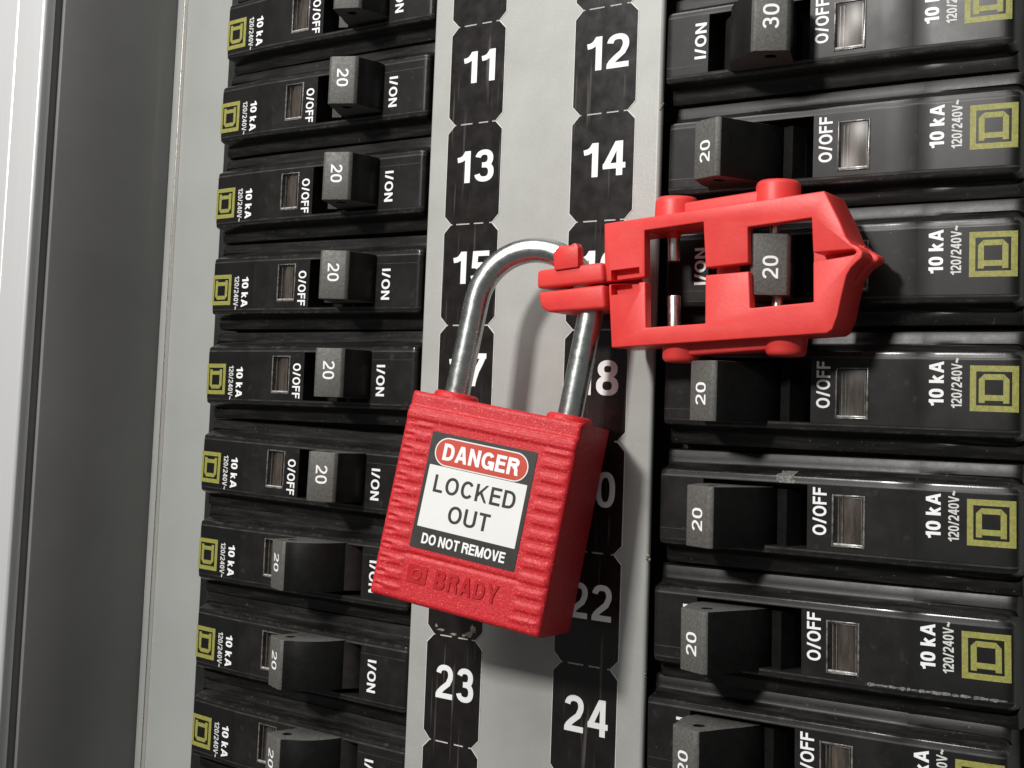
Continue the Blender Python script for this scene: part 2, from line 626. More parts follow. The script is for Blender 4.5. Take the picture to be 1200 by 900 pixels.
def sticker(number, u, v, hw, label):
    st = thing('number_sticker', label, 'sticker', (u, v, 0.0), 0.0, 'numbered stickers on the grey centre plate')
    bm = bmesh.new()
    prism(bm, sticker_poly(hw, 9.50, 1.52, 1.52), 'w', 0.02, 0.07)
    link('paper_edge', finish(bm, 'paper_edge', M_EDGEPAPER), st)
    bm = bmesh.new()
    prism(bm, sticker_poly(hw - 0.15, 9.40, 1.5, 1.5), 'w', 0.072, 0.14)
    link('black_film', finish(bm, 'black_film', M_STICKER), st)
    bm = bmesh.new()
    for a in (-0.62, 0.02, 0.55):          # perforation tabs that hold it to the sticker below
        w_ = rnd.uniform(0.4, 0.75)
        box(bm, max(a * hw - w_, -hw + 1.95), min(a * hw + w_, hw - 1.95), -9.72, -9.2, 0.075, 0.135)
    link('perforation_tab', finish(bm, 'perforation_tab', M_STICKER), st)
    txt = str(number)
    wd = 8.6 if len(txt) == 2 else 4.1
    if txt == '11':
        wd = 7.4
    me = lettering('numeral', txt, wd, 6.05, lambda x, y, z: (x + 0.5, y + 1.25, 0.16 + z), M_WHITE, 0.08, 0, 0.13)
    link('numeral', me, st)
    return st


extra = {9: 'cut off by the top edge, above number 11', 10: 'cut off by the top edge, above number 12',
         11: 'scratched, near the top of the left sticker row', 12: 'near the top of the right sticker row',
         13: 'scratched, between the stickers for 11 and 15', 14: 'above the red clamp', 15: 'five partly behind the shackle',
         16: 'mostly under the red clamp', 17: 'first digit behind the shackle', 18: 'only its eight showing',
         19: 'hidden behind the red padlock body', 20: 'only its nought showing by the padlock', 21: 'only its worn lower end showing',
         22: 'right of the padlock corner, brownish below its figures', 23: 'below the padlock in the left sticker row', 24: 'below the padlock in the right sticker row',
         25: 'cut off by the bottom edge, below number 23'}
for k in range(-1, 8):
    n = 11 + 2 * k
    st_ = sticker(n, -12.6, 0.95 - 19.05 * k, 6.4, 'glossy black sticker with white number %d, %s' % (n, extra[n]))
    if n == 21:                                  # film worn off along the lower end
        bm = bmesh.new()
        for cx_, cy_, rx_, ry_ in ((-3.2, -8.6, 1.2, .3), (-4.2, -7.9, .4, .4), (3.3, -8.5, 1.1, .6), (4.2, -7.6, .7, .9), (2.2, -9.0, .6, .3), (-0.2, -9.05, .9, .25)):
            bm.faces.new([bm.verts.new((cx_ + rx_ * math.cos(q * .6283) * rnd.uniform(.5, 1.1), cy_ + ry_ * math.sin(q * .6283) * rnd.uniform(.4, 1.15), 0.15)) for q in range(10)])
        link('worn_patch', finish(bm, 'worn_patch', M_BURR), st_)
for k in range(-1, 7):
    n = 12 + 2 * k
    sticker(n, 15.55, -0.05 - 19.05 * k, 6.5, 'glossy black sticker with white number %d, %s' % (n, extra[n]))

# ------------------------------------------------------------------ circuit breakers
SL, SEND = 47.1, 61.5
OPEN = (13.0, 30.75, -4.9, 4.9)
WIN = (34.7, 39.9, -4.25, 3.65)


def housing_mesh(s0, name):
    ts = [0, 1.5, 2.6, 3.65, 4.25, 4.9, 5.05, 5.3, 5.75, 6.02, 6.22, 6.75, 7.1, 7.3, 7.5, 8.0, 8.2, 8.9, 9.2, 9.38, 9.42]
    hs = [0, 0, 0, 0, 0, 0, 0, -.10, -.10, -.20, -.48, -1.9, -2.55, -2.7, -2.78, -2.84, -2.88, -3.0, -3.12, -3.6, -9.0]
    tt = [-t for t in ts[:0:-1]] + ts
    hh = hs[:0:-1] + hs
    # a thin engraved outline round the I/ON field at t = -3.65 side is given by the step of the field
    e = [0.0, 0.12, 0.3, 0.55, 0.9, 1.4]
    ss = [s0 + x for x in e] + [s0 + 4, 8, 10.5, OPEN[0], 15, 18, 21, 24, 27, OPEN[1], 32, WIN[0], WIN[1], 42, SL - 0.1, SL + 0.05, 50, 53, 56, SEND - 2.2] + [SEND - x for x in e[::-1]]
    ss = sorted(ss)
    bm = bmesh.new()
    grid = []
    for s in ss:
        ds = min(s - s0, SEND - s)
        rnd_ = 1.4
        drop = 0.0 if ds >= 0.9 else -(0.9 - math.sqrt(max(0.0, 0.81 - (0.9 - ds) ** 2)))
        ins = 0.0 if ds >= rnd_ else rnd_ - math.sqrt(max(0.0, rnd_ * rnd_ - (rnd_ - ds) ** 2))
        sl = 0.0
        if s > SL:
            sl = -0.06 - (s - SL) * 0.072
        if s > SEND - 2.2:
            sl -= 0.06 * (s - SEND + 2.2) ** 2
        row = []
        for t, h in zip(tt, hh):
            a = abs(t)
            k = 0.0
            if 4.9 < a <= 7.3:
                k = (a - 4.9) / 2.4
            elif a > 7.3:
                k = max(0.0, 1 - (a - 7.3) / 0.9) if a < 8.2 else 0.0
            t2 = t - math.copysign(ins * 0.8 * k, t)
            block = 1.0 if a <= 7.3 else 0.55
            row.append(bm.verts.new((s, t2, h + (sl + drop) * block)))
        grid.append(row)

    def inhole(sa, sb, ta, tb):
        for q in (OPEN, WIN):
            if sa >= q[0] - 1e-3 and sb <= q[1] + 1e-3 and ta >= q[2] - 1e-3 and tb <= q[3] + 1e-3:
                return True
        return False
    for i in range(len(ss) - 1):
        for j in range(len(tt) - 1):
            if inhole(ss[i], ss[i + 1], tt[j], tt[j + 1]):
                continue
            f = bm.faces.new((grid[i][j], grid[i + 1][j], grid[i + 1][j + 1], grid[i][j + 1]))
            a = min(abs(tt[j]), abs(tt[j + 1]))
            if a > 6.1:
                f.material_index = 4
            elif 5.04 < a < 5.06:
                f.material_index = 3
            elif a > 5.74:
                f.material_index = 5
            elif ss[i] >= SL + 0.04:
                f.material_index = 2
    for row in (grid[0], grid[-1]):            # end walls
        lo = [bm.verts.new((v.co.x, v.co.y, -9.0)) for v in row[1:-1]]
        lo = [row[0]] + lo + [row[-1]]
        for j in range(len(row) - 1):
            vs = [row[j], row[j + 1], lo[j + 1], lo[j]]
            u = []
            for v in vs:
                if v not in u:
                    u.append(v)
            if len(u) > 2:
                bm.faces.new(u)
    for q, dep in ((OPEN, -7.0), (WIN, -1.5)):  # pocket walls and floors
        i0 = min(range(len(ss)), key=lambda i: abs(ss[i] - q[0]))
        i1 = min(range(len(ss)), key=lambda i: abs(ss[i] - q[1]))
        j0 = min(range(len(tt)), key=lambda j: abs(tt[j] - q[2]))
        j1 = min(range(len(tt)), key=lambda j: abs(tt[j] - q[3]))
        loop = [grid[i][j0] for i in range(i0, i1)] + [grid[i1][j] for j in range(j0, j1)] + [grid[i][j1] for i in range(i1, i0, -1)] + [grid[i0][j] for j in range(j1, j0, -1)]
        lo = [bm.verts.new((v.co.x, v.co.y, dep)) for v in loop]
        n = len(loop)
        for i in range(n):
            bm.faces.new((loop[i], loop[(i + 1) % n], lo[(i + 1) % n], lo[i]))
        f = bm.faces.new(lo)
        if dep > -2:
            f.material_index = 1
    return finish(bm, name, [M_HOUSING, M_MECH, M_SMOOTH, M_PALE_LINE, M_SIDE, M_EDGE], 28)


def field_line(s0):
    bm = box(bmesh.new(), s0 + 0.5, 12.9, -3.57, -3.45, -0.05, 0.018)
    return finish(bm, 'field_line', M_PALE_LINE)


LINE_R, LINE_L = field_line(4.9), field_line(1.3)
H_RIGHT = housing_mesh(4.9, 'housing')
H_LEFT = housing_mesh(1.3, 'housing')


def up_text(s, t, w):
    """lettering that reads along +t with its caps towards -s"""
    return lambda x, y, z: (s - y, t + x, w + z)


ME_ON = lettering('on_mark', 'I/ON', 6.1, 2.15, up_text(10.0, 0.55, 0.03), M_WHITE, 0.088)
ME_ON_R = lettering('on_mark', 'I/ON', 6.1, 2.1, up_text(11.55, 0.55, 0.03), M_WHITE, 0.088)
ME_OFF = lettering('off_mark', 'O/OFF', 7.2, 2.2, up_text(32.75, 0.95, 0.03), M_WHITE, 0.085)


def slope(s):
    return -0.06 - (s - SL) * 0.072 + 0.03


ME_KA = lettering('rating_mark', '10 kA', 6.5, 2.1, lambda x, y, z: (49.9 - y, 1.45 + x, slope(49.9 - y) + z), M_WHITE, 0.095, 0, 0.10)
ME_VOLT = lettering('voltage_mark', '120/240V~', 7.3, 1.5, lambda x, y, z: (52.75 - y, 1.6 + x, slope(52.75 - y) + z), M_GREYPRINT, 0.085, 0, 0.09)


def logo_mesh():
    bm = bmesh.new()
    cs, ct, h = 57.9, 0.87, 3.3

    def pt(x, y):      # x reads along +t, y along -s
        s = cs - y
        return (s, ct + x, slope(s) - (0.06 * (s - SEND + 2.2) ** 2 if s > SEND - 2.2 else 0) + 0.012)

    def quad(x0, x1, y0, y1):
        nx, ny = 1, 4
        for j in range(ny):
            ya, yb = y0 + (y1 - y0) * j / ny, y0 + (y1 - y0) * (j + 1) / ny
            bm.faces.new([bm.verts.new(pt(*p)) for p in ((x0, ya), (x1, ya), (x1, yb), (x0, yb))])
    r = 0.86
    quad(-h, h, h - r, h)
    quad(-h, h, -h, -h + r)
    quad(-h, -h + r, -h + r, h - r)
    quad(h - r, h, -h + r, h - r)
    # the letter D with serifs
    o = 2.08
    st = 0.82
    quad(-o + 0.35, -o + 0.35 + st, -o + st, o - st)
    quad(-o, o - 0.75, o - st, o)
    quad(-o, o - 0.75, -o, -o + st)
    quad(o - st, o, -o + 0.75, o - 0.75)
    for sy in (-1, 1):
        a = [(o - 0.75, sy * o), (o, sy * (o - 0.75)), (o - st, sy * (o - 0.75)), (o - 0.75, sy * (o - st))]
        bm.faces.new([bm.verts.new(pt(*p)) for p in a])
    return finish(bm, 'square_emblem', M_YELLOW)


ME_LOGO = logo_mesh()


def frame_mesh():
    bm = bmesh.new()
    a, b, c, d = WIN
    e = 0.28
    box(bm, a + 0.02, a + e, c + 0.02, d - 0.02, -1.4, 0.16)
    box(bm, b - e, b - 0.02, c + 0.02, d - 0.02, -1.4, 0.16)
    box(bm, a + e, b - e, c + 0.02, c + e, -1.4, 0.16)
    box(bm, a + e, b - e, d - e, d - 0.02, -1.4, 0.10)
    return bevelled(finish(bm, 'window_rim', M_LENSEDGE), 'window_rim', 0.08, 2)


def lens_mesh():
    bm = box(bmesh.new(), WIN[0] + 0.29, WIN[1] - 0.29, WIN[2] + 0.29, WIN[3] - 0.29, -0.5, 0.06)
    return bevelled(finish(bm, 'window_lens', M_LENS), 'window_lens', 0.15, 3)


ME_RIM, ME_LENS = frame_mesh(), lens_mesh()
M_LENSGLINT = plastic("lens_glint_plastic", (0.22, 0.21, 0.20), (0.62, 0.60, 0.58), 1500, (0.15, 0.25), 0.1)  # pale bar added to draw the bright glint at the lens's lower edge
ME_GLINT_R = box_mesh('lens_glint', (WIN[0] + 0.3, WIN[1] - 0.3, WIN[2] + 0.28, WIN[2] + 0.58, -0.4, 0.17), M_LENSGLINT, 0.1)
ME_GLINT_L = box_mesh('lens_glint', (WIN[0] + 0.3, WIN[1] - 0.3, WIN[3] - 0.58, WIN[3] - 0.28, -0.4, 0.17), M_LENSGLINT, 0.1)
M_RIBS = plastic("lens_rib_plastic", (0.10, 0.095, 0.09), (0.30, 0.285, 0.27), 900, (0.2, 0.3), 0.1)
bm = bmesh.new()
for x_ in (0.75, 1.35, 4.35):
    box(bm, WIN[0] + x_, WIN[0] + x_ + 0.16, WIN[2] + 0.6, WIN[3] - 0.6, -1.0, -0.52)
ME_RIBS = finish(bm, 'lens_rib', M_RIBS)
bm = bmesh.new()
tube(bm, [(37.3, WIN[2] + 0.35, -2.55), (37.3, WIN[3] - 0.35, -2.55)], 2.05, 28)
ME_FLAG = finish(bm, 'trip_flag', M_MECH)

PIV_S, PIV_W = 22.0, -6.0
prof = [(2.45, 15.45), (3.0, 14.95), (3.2, 13.2), (3.4, 10.0), (3.8, 7.0), (4.0, 2.0), (-6.7, 2.0), (-6.75, 5.5), (-6.6, 8.0), (-6.1, 10.0), (-5.2, 11.7), (-4.2, 13.0), (-3.2, 14.3), (-3.0, 14.95), (-2.45, 15.45)]
bm = bmesh.new()
prism(bm, prof, 't', -4.72, 4.72)
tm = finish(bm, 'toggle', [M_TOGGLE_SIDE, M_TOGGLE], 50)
tm = bevelled(tm, 'toggle', 0.16, 2, 32)
cb = bmesh.new()
tube(cb, [(0, -6, 12.3), (0, 6, 12.3)], 0.95, 24)
tm = cut(tm, finish(cb, 'cutter', M_BASE), 'toggle')
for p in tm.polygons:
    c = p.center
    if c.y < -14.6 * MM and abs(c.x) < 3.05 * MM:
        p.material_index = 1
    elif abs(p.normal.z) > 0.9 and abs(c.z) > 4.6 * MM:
        p.material_index = 1  # flat sides take the lit tone too
ME_TOGGLE = tm
ME_20 = lettering('amp_numeral', '20', 3.5, 2.35, lambda x, y, z: (0 - y, -0.45 + x, 15.475 + z), M_WHITE, 0.07)
ME_30 = lettering('amp_numeral', '30', 3.9, 2.5, lambda x, y, z: (0 - y, 0.75 + x, 15.475 + z), M_WHITE, 0.07)

db = bmesh.new()
drum = [(8.0 * math.cos(math.radians(a)), 8.0 * math.sin(math.radians(a))) for a in range(150, 216, 8)]
prism(db, drum + [(0, -4), (0, 2.0)], 't', -4.5, 4.5)
box(db, 4.6, 6.6, -4.5, 4.5, 0.0, 2.9, 1)
ME_DRUM = finish(db, 'toggle_drum', [plastic("drum_gloss_plastic", (0.012, 0.010, 0.0092), (0.022, 0.018, 0.016), 500, (0.32, 0.4), 0.05, 2000, 0.5), M_TOGGLE_SIDE], 40)

LEAN = math.radians(22)


def breaker(side, k, label, state, du, dv, rr, amp=ME_20):
    sg = 1 if side == 'R' else -1
    base = 23.301
    u0 = sg * base + (0.398 if side == 'L' else 0) + du
    v0 = -19.05 * k + (0.53 if side == 'L' else 0) + dv + rr * (u0 - sg * 50) / 57.0
    ang = -rr / 57.0 + (math.pi if side == 'L' else 0)
    root = thing('circuit_breaker', label, 'circuit breaker', (u0, v0, 0), ang, 'circuit breakers in the %s column' % ('left' if side == 'L' else 'right'))
    h = link('housing', H_LEFT if side == 'L' else H_RIGHT, root)
    for nm, me in (('on_mark', ME_ON if side == 'L' else ME_ON_R), ('off_mark', ME_OFF), ('rating_mark', ME_KA), ('voltage_mark', ME_VOLT), ('square_emblem', ME_LOGO)):
        link(nm, me, h)
    link('field_line', LINE_L if side == 'L' else LINE_R, h)
    w_ = link('trip_window', ME_RIM, root)
    link('window_lens', ME_LENS, w_)
    link('trip_flag', ME_FLAG, w_)
    link('lens_glint', ME_GLINT_L if side == 'L' else ME_GLINT_R, w_)
    link('lens_rib', ME_RIBS, w_)
    t = link('toggle', ME_TOGGLE, root)
    t.location = (PIV_S * MM, -PIV_W * MM, -0.0006)
    # rotation about the local t axis (Blender z); ON leans to the plate (-s)
    t.rotation_euler = (0, 0, (-LEAN if state == 'on' else LEAN) * (1.0 + 0.035 * math.sin(k * 2.4 + (1.3 if side == 'L' else 0))))
    link('amp_numeral', amp, t)
    link('toggle_drum', ME_DRUM, t)
    return root


LEFT = [(-1, .21, -.24, .06), (0, -.46, -.04, -.33), (1, -.46, -.01, -.07), (2, -.14, -.25, -.41), (3, -.39, -.24, .19), (4, -.53, -.95, -1.1), (5, .03, .17, .01), (6, .72, .53, -.14), (7, 1.03, 1.04, -.19)]
RIGHT = [(-1, 0, 0, 0), (0, -.76, .07, -.34), (1, .21, .05, -.19), (2, .30, .26, .02), (3, .62, -.14, .06), (4, .44, -.48, .54), (5, -.06, -.39, 1.01), (6, -.73, .62, 1.07)]
LL = {-1: 'black breaker cut by the top edge of the photo, left of the sticker for 9', 0: 'black breaker left of sticker 11, handle leaning to the plate',
      1: 'black breaker left of sticker 13, handle leaning to the plate', 2: 'black breaker left of sticker 15 and the shackle bend, handle leaning to the plate',
      3: 'black breaker left of sticker 17, just above the padlock\'s top left corner', 4: 'black breaker beside the padlock\'s upper left side, last of its column with handle toward plate',
      5: 'black breaker switched off beside the padlock\'s lower left corner, its ON mark partly covered', 6: 'black breaker switched off, directly below and left of the padlock, above the one beside sticker 23\'s lower end',
      7: 'lowest black breaker of the left column, cut by the bottom edge'}
RL = {-1: 'sliver of a black breaker at the top edge of the right column', 0: 'black breaker switched off with handle marked 30, at the top right',
      1: 'black breaker right of sticker 14, directly above the red clamp', 2: 'black breaker gripped by the red clamp, its handle showing through the clamp window',
      3: 'black breaker directly below the red clamp in the right column', 4: 'black breaker with a pale scuff on its upper edge, right of sticker 20',
      5: 'black breaker right of sticker 22, its lower edge chipped and dusty', 6: 'lowest black breaker of the right column, beside sticker 24, cut by the bottom edge'}
LL[6] = 'black breaker switched off left of sticker 23, second lowest of the left column'
for k, du, dv, rr in LEFT:
    breaker('L', k, LL[k], 'off' if k >= 5 else 'on', du, dv, rr)
for k, du, dv, rr in RIGHT:
    b = breaker('R', k, RL[k], 'off' if k in (0, 2) else 'on', du, dv, rr, ME_30 if k == 0 else ME_20)
    hs_ = [c for c in b.children if c.name.split('.')[0] == 'housing'][0]
    rn = random.Random(20 + k)
    if k == 4:                                   # pale scuff over the upper edge
        bm = bmesh.new()
        prof_ = [(4.95, 0.03), (5.3, -0.08), (5.75, -0.07), (6.02, -0.16), (6.2, -0.42), (6.45, -1.0), (6.75, -1.84)]
        rows = []
        for t_, h_ in prof_:
            a0, a1 = 25.9 + rn.uniform(-.45, .45), 28.2 + rn.uniform(-.5, .5)
            rows.append([bm.verts.new((a0 + (a1 - a0) * q / 4, t_, h_)) for q in range(5)])
        for r0, r1 in zip(rows, rows[1:]):
            for q in range(4):
                bm.faces.new((r0[q], r0[q + 1], r1[q + 1], r1[q]))
        link('scuff_mark', finish(bm, 'scuff_mark', M_SCUFF), hs_)
    if k == 5:                           # dusty, chipped line along the lower edge
        bm = bmesh.new()
        q = 41.0 if k != 4 else 50.0
        while q < 60.3:
            ln = rn.uniform(0.5, 1.8)
            h_ = (slope(q + ln / 2) if q > SL else 0.02) + rn.uniform(0.01, 0.03)
            wd_ = rn.uniform(0.12, 0.38) * (1.0 if k == 5 else 0.6)
            n_ = 9
            pts_ = [(q + ln / 2 + ln * 0.5 * math.cos(2 * math.pi * z_ / n_) * rn.uniform(.8, 1.1), -4.98 + wd_ * math.sin(2 * math.pi * z_ / n_) * rn.uniform(.5, 1.2), h_) for z_ in range(n_)]
            pts_ = [(a_, min(-4.75, b_), c_) for a_, b_, c_ in pts_]
            bm.faces.new([bm.verts.new(p_) for p_ in pts_])
            q += ln * rn.uniform(0.35, 1.1)
        link('dust_line', finish(bm, 'dust_line', M_SCUFF), hs_)

# ------------------------------------------------------------------ red breaker clamp
OUT = [(23.2, -40.65), (22.76, -31.0), (60.36, -28.14), (62.78, -32.73), (63.77, -35.11), (64.55, -36.14), (65.57, -36.61), (66.35, -37.45), (66.13, -38.31), (65.3, -39.0), (64.61, -39.66), (63.96, -40.77), (63.34, -43.4), (62.71, -46.53), (61.98, -48.6), (61.18, -49.15), (24.89, -51.39), (23.95, -41.09),
       (30.75, -40.82), (31.05, -48.17), (41.5, -47.57), (41.36, -40.07), (48.64, -39.7), (48.96, -45.3), (59.0, -44.56), (58.84, -38.62), (62.89, -38.1), (65.0, -37.8), (65.35, -37.45), (65.1, -37.1), (64.7, -36.99), (58.8, -37.24), (58.46, -32.02), (48.26, -32.89), (48.5, -38.39), (41.35, -38.9), (40.74, -31.69), (30.31, -32.51), (30.65, -40.02)]
CW0, CW1 = 2.6, 10.5
clamp = thing('breaker_lockout_clamp', 'red plastic clamp with two square windows locked over a breaker handle', 'lockout clamp', (45, -40, 2.6))


def cl(pts):
    return [(a - 45, b + 40) for a, b in pts]


bm = bmesh.new()
prism(bm, cl(OUT), 'w', 0, CW1 - CW0)
body = bevelled(finish(bm, 'clamp_body', M_CLAMP), 'clamp_body', 0.38, 3, 30)
cb = bmesh.new()
prism(cb, cl([(25.3, -33.0), (58.45, -30.4), (58.75, -37.2), (58.85, -39.0), (59.0, -47.2), (26.6, -49.3)]), 'w', -2, CW1 - CW0 - 1.9)
body = cut(body, finish(cb, 'cutter', M_CLAMP), 'clamp_body')
cb = bmesh.new()
prism(cb, cl([(24.35, -38.75), (29.6, -38.35), (29.72, -39.95), (24.45, -40.45)]), 'w', CW1 - CW0 - 1.6, 9)
body = cut(body, finish(cb, 'cutter', M_CLAMP), 'clamp_body')
cb = bmesh.new()
prism(cb, cl([(24.44, -41.15), (29.67, -40.8), (29.75, -42.5), (24.55, -42.85)]), 'w', CW1 - CW0 - 1.6, 9)
body = cut(body, finish(cb, 'cutter', M_CLAMP), 'clamp_body')
link('clamp_body', body, clamp)
# hinge tip
bm = bmesh.new()
prism(bm, cl([(63.2, -35.0), (65.6, -36.6), (67.3, -37.6), (67.35, -38.3), (65.6, -39.4), (63.6, -42.2)]), 'w', 1.2, 4.2)
link('hinge_tip', bevelled(finish(bm, 'hinge_tip', M_CLAMP), 'hinge_tip', 0.5, 3, 30), clamp)


def boss(u, v0, v1, r, w, nm='pin_boss'):
    bm = bmesh.new()
    dv = 0.8 if v1 > v0 else -0.8
    ring = [(u - 45, v0 + 40, w - CW0), (u - 45, v1 - dv + 40, w - CW0), (u - 45, v1 - dv * 0.45 + 40, w - CW0), (u - 45, v1 - dv * 0.1 + 40, w - CW0), (u - 45, v1 + 40, w - CW0)]
    tube(bm, ring, [r + 0.1, r, r - 0.18, r - 0.5, r - 1.0], 36)
    link(nm, finish(bm, nm, M_CLAMP), clamp)


boss(33.7, -31.2, -26.75, 3.5, 6.0)
boss(51.2, -30.0, -25.3, 3.4, 6.0)
boss(35.4, -49.5, -53.5, 3.05, 6.2)
boss(53.1, -48.5, -52.4, 3.1, 6.2)
bm = bmesh.new()
prism(bm, cl([(32.5, -31.5), (32.3, -28.3), (48.5, -26.95), (51.0, -26.8), (51.0, -30.0)]), 'w', 0.6, 5.7)
link('side_rail', bevelled(finish(bm, 'side_rail', M_CLAMP), 'side_rail', 0.5, 3, 30), clamp)
bm = bmesh.new()
prism(bm, cl([(33.6, -49.5), (33.8, -52.6), (38.5, -52.4), (50.5, -51.5), (55.6, -51.1), (55.6, -48.5)]), 'w', 0.8, 5.6)
link('side_rail', bevelled(finish(bm, 'side_rail', M_CLAMP), 'side_rail', 0.5, 3, 30), clamp)


for pts_, wa, wb in (([(57.05, -34.5), (64.9, -36.0), (64.9, -39.4), (57.3, -41.0)], 0.3, 3.4), ([(41.7, -35.6), (48.0, -35.2), (48.4, -41.0), (41.7, -41.4)], 0.3, 4.6)):
    bm = bmesh.new()
    prism(bm, cl(pts_), 'w', wa, wb)
    link('slot_floor', finish(bm, 'slot_floor', M_CLAMP), clamp)


def pin(u0, v0, u1, v1, w, r):
    bm = bmesh.new()
    n = (Vector((u1, v1, 0)) - Vector((u0, v0, 0))).normalized()
    a, b = Vector((u0 - 45, v0 + 40, w - CW0)), Vector((u1 - 45, v1 + 40, w - CW0))
    tube(bm, [a, b - n * 0.25, b - n * 0.08, b], [r, r, r - 0.08, r - 0.25], 20)
    link('metal_pin', finish(bm, 'metal_pin', M_PIN), clamp)


def collar(u0, v0, u1, v1, w, r):
    bm = bmesh.new()
    tube(bm, [(u0 - 45, v0 + 40, w - CW0), (u1 - 45, v1 + 40, w - CW0)], [r + 0.5, r + 0.1], 20)
    link('pin_collar', finish(bm, 'pin_collar', M_CLAMP), clamp)


pin(33.0, -31.0, 33.2, -37.1, 5.5, 0.95)
collar(33.0, -31.6, 33.05, -33.4, 5.5, 0.9)
pin(33.6, -48.8, 33.4, -42.6, 5.5, 1.05)
collar(33.6, -48.8, 33.57, -47.6, 5.5, 0.95)
pin(50.5, -31.0, 50.55, -36.0, 5.5, 0.8)
pin(51.25, -46.0, 51.2, -40.4, 5.5, 0.85)

# ------------------------------------------------------------------ padlock
LPOS = (6.76, -78.25, 21.99)
LROT = [math.radians(x) for x in (-6.57, 12.75, -8.54)]
LW, LH, LT, LA, LARCH, LZ = 30.5, 34.14, 15.665, 10.459, 17.14, 7.831


def rotm(a, b, c):
    ca, sa, cb_, sb, cc, sc = math.cos(a), math.sin(a), math.cos(b), math.sin(b), math.cos(c), math.sin(c)
    X = Matrix(((1, 0, 0), (0, ca, -sa), (0, sa, ca)))
    Y = Matrix(((cb_, 0, sb), (0, 1, 0), (-sb, 0, cb_)))
    Z = Matrix(((cc, -sc, 0), (sc, cc, 0), (0, 0, 1)))
    return Z @ Y @ X


LR = rotm(*LROT)
lock = thing('padlock', 'red safety padlock with a danger label hanging by its steel shackle from the clamp', 'padlock', LPOS)
RB = A @ LR @ A.transposed()      # same rotation in Blender axes
lock.matrix_world = Matrix.Translation(P(*LPOS)) @ RB.to_4x4()


def smooth(x, a, b):
    t = min(1, max(0, (x - a) / (b - a)))
    return t * t * (3 - 2 * t)


def lock_body():
    bm = bmesh.new()
    hx, hy = LW / 2, LH / 2
    NX, NY = 64, 190
    r = 0.75

    def front(x, y):
        z = 0.0
        ax = abs(x)
        # rounded edges
        dx, dy = hx - ax, hy - abs(y)
        for dd in (dx, dy):
            if dd < r:
                z -= r - math.sqrt(max(0, r * r - (r - dd) ** 2))
        # grip ribs in both margins and below the label
        ph = ((y + 0.6) / 2.28) % 1.0
        rib = 0.5 - 0.5 * math.cos(2 * math.pi * ph)
        rib = smooth(rib, 0.15, 0.75)
        side = smooth(ax, 9.9, 10.6) * (1 - smooth(ax, hx - 1.1, hx - 0.3))
        rng = 1 - smooth(y, 11.6, 12.2)
        bot = smooth(y, -hy + 1.2, -hy + 2.0)
        low = (1 - smooth(y, -8.9, -8.3)) * smooth(ax, 9.0, 10.0)
        z += 0.21 * rib * side * rng * bot
        notch = math.exp(-((ph - 0.5) / 0.17) ** 2) * smooth(-x, hx - 2.6, hx - 2.0) * (1 - smooth(-x, hx - 0.9, hx - 0.5))
        z -= 0.4 * notch * rng * bot
        # two steps below the top edge
        z -= 0.45 * smooth(y, 14.3, 14.7) * (1 - smooth(y, 20, 21))
        z += 0.22 * smooth(y, 12.3, 12.7) * (1 - smooth(y, 13.5, 13.9))
        # long grooves either side of the maker's mark
        z -= 0.22 * math.exp(-((y + 9.3) / 0.3) ** 2) * (1 - side)
        return z
    # denser sampling near the borders
    def axis(h, n):
        v = [-h + 2 * h * i / n for i in range(n + 1)]
        return sorted(set([round(q, 4) for q in v] + [round(s * (h - e), 4) for s in (-1, 1) for e in (0.05, 0.12, 0.22, 0.35, 0.5)]))
    X, Y = axis(hx, NX), axis(hy, NY)
    g = [[bm.verts.new((x, y, front(x, y))) for y in Y] for x in X]
    for i in range(len(X) - 1):
        for j in range(len(Y) - 1):
            bm.faces.new((g[i][j], g[i + 1][j], g[i + 1][j + 1], g[i][j + 1]))
    loop = [g[i][0] for i in range(len(X) - 1)] + [g[-1][j] for j in range(len(Y) - 1)] + [g[i][-1] for i in range(len(X) - 1, 0, -1)] + [g[0][j] for j in range(len(Y) - 1, 0, -1)]
    prev = loop
    for z, k in ((-3.0, 1.0), (-LT + 0.7, 1.0), (-LT + 0.2, 0.985), (-LT, 0.955)):
        nx = [bm.verts.new((v.co.x * k, v.co.y * k, z)) for v in loop]
        for i in range(len(loop)):
            bm.faces.new((prev[i], prev[(i + 1) % len(loop)], nx[(i + 1) % len(loop)], nx[i]))
        prev = nx
    bm.faces.new(prev)
    return finish(bm, 'lock_body', M_LOCK, 40)


lb = link('lock_body', lock_body(), lock)
for sx in (-1, 1):
    bm = bmesh.new()
    y0 = LH / 2
    tube(bm, [(sx * LA, y0 - 0.5, -LZ), (sx * LA, y0 + 0.5, -LZ), (sx * LA, y0 + 0.85, -LZ), (sx * LA, y0 + 1.0, -LZ)], [4.0, 3.85, 3.6, 3.2], 32)
    link('shackle_collar', finish(bm, 'shackle_collar', M_LOCK), lock)
path = [(-LA, LH / 2 - 4, -LZ), (-LA, LH / 2 + 2, -LZ), (-LA, LH / 2 + LARCH * 0.5, -LZ)]
for i in range(37):
    a = math.pi - math.pi * i / 36
    path.append((LA * math.cos(a), LH / 2 + LARCH + LA * math.sin(a), -LZ))
path += [(LA, LH / 2 + LARCH * 0.5, -LZ), (LA, LH / 2 + 2, -LZ), (LA, LH / 2 - 4, -LZ)]
bm = bmesh.new()
tube(bm, path, 2.15, 32)
link('shackle', finish(bm, 'shackle', M_SHACKLE, 60), lock)
# warning label
LX, LY, LBW, LBH = -0.3, 1.5, 18.8, 19.1


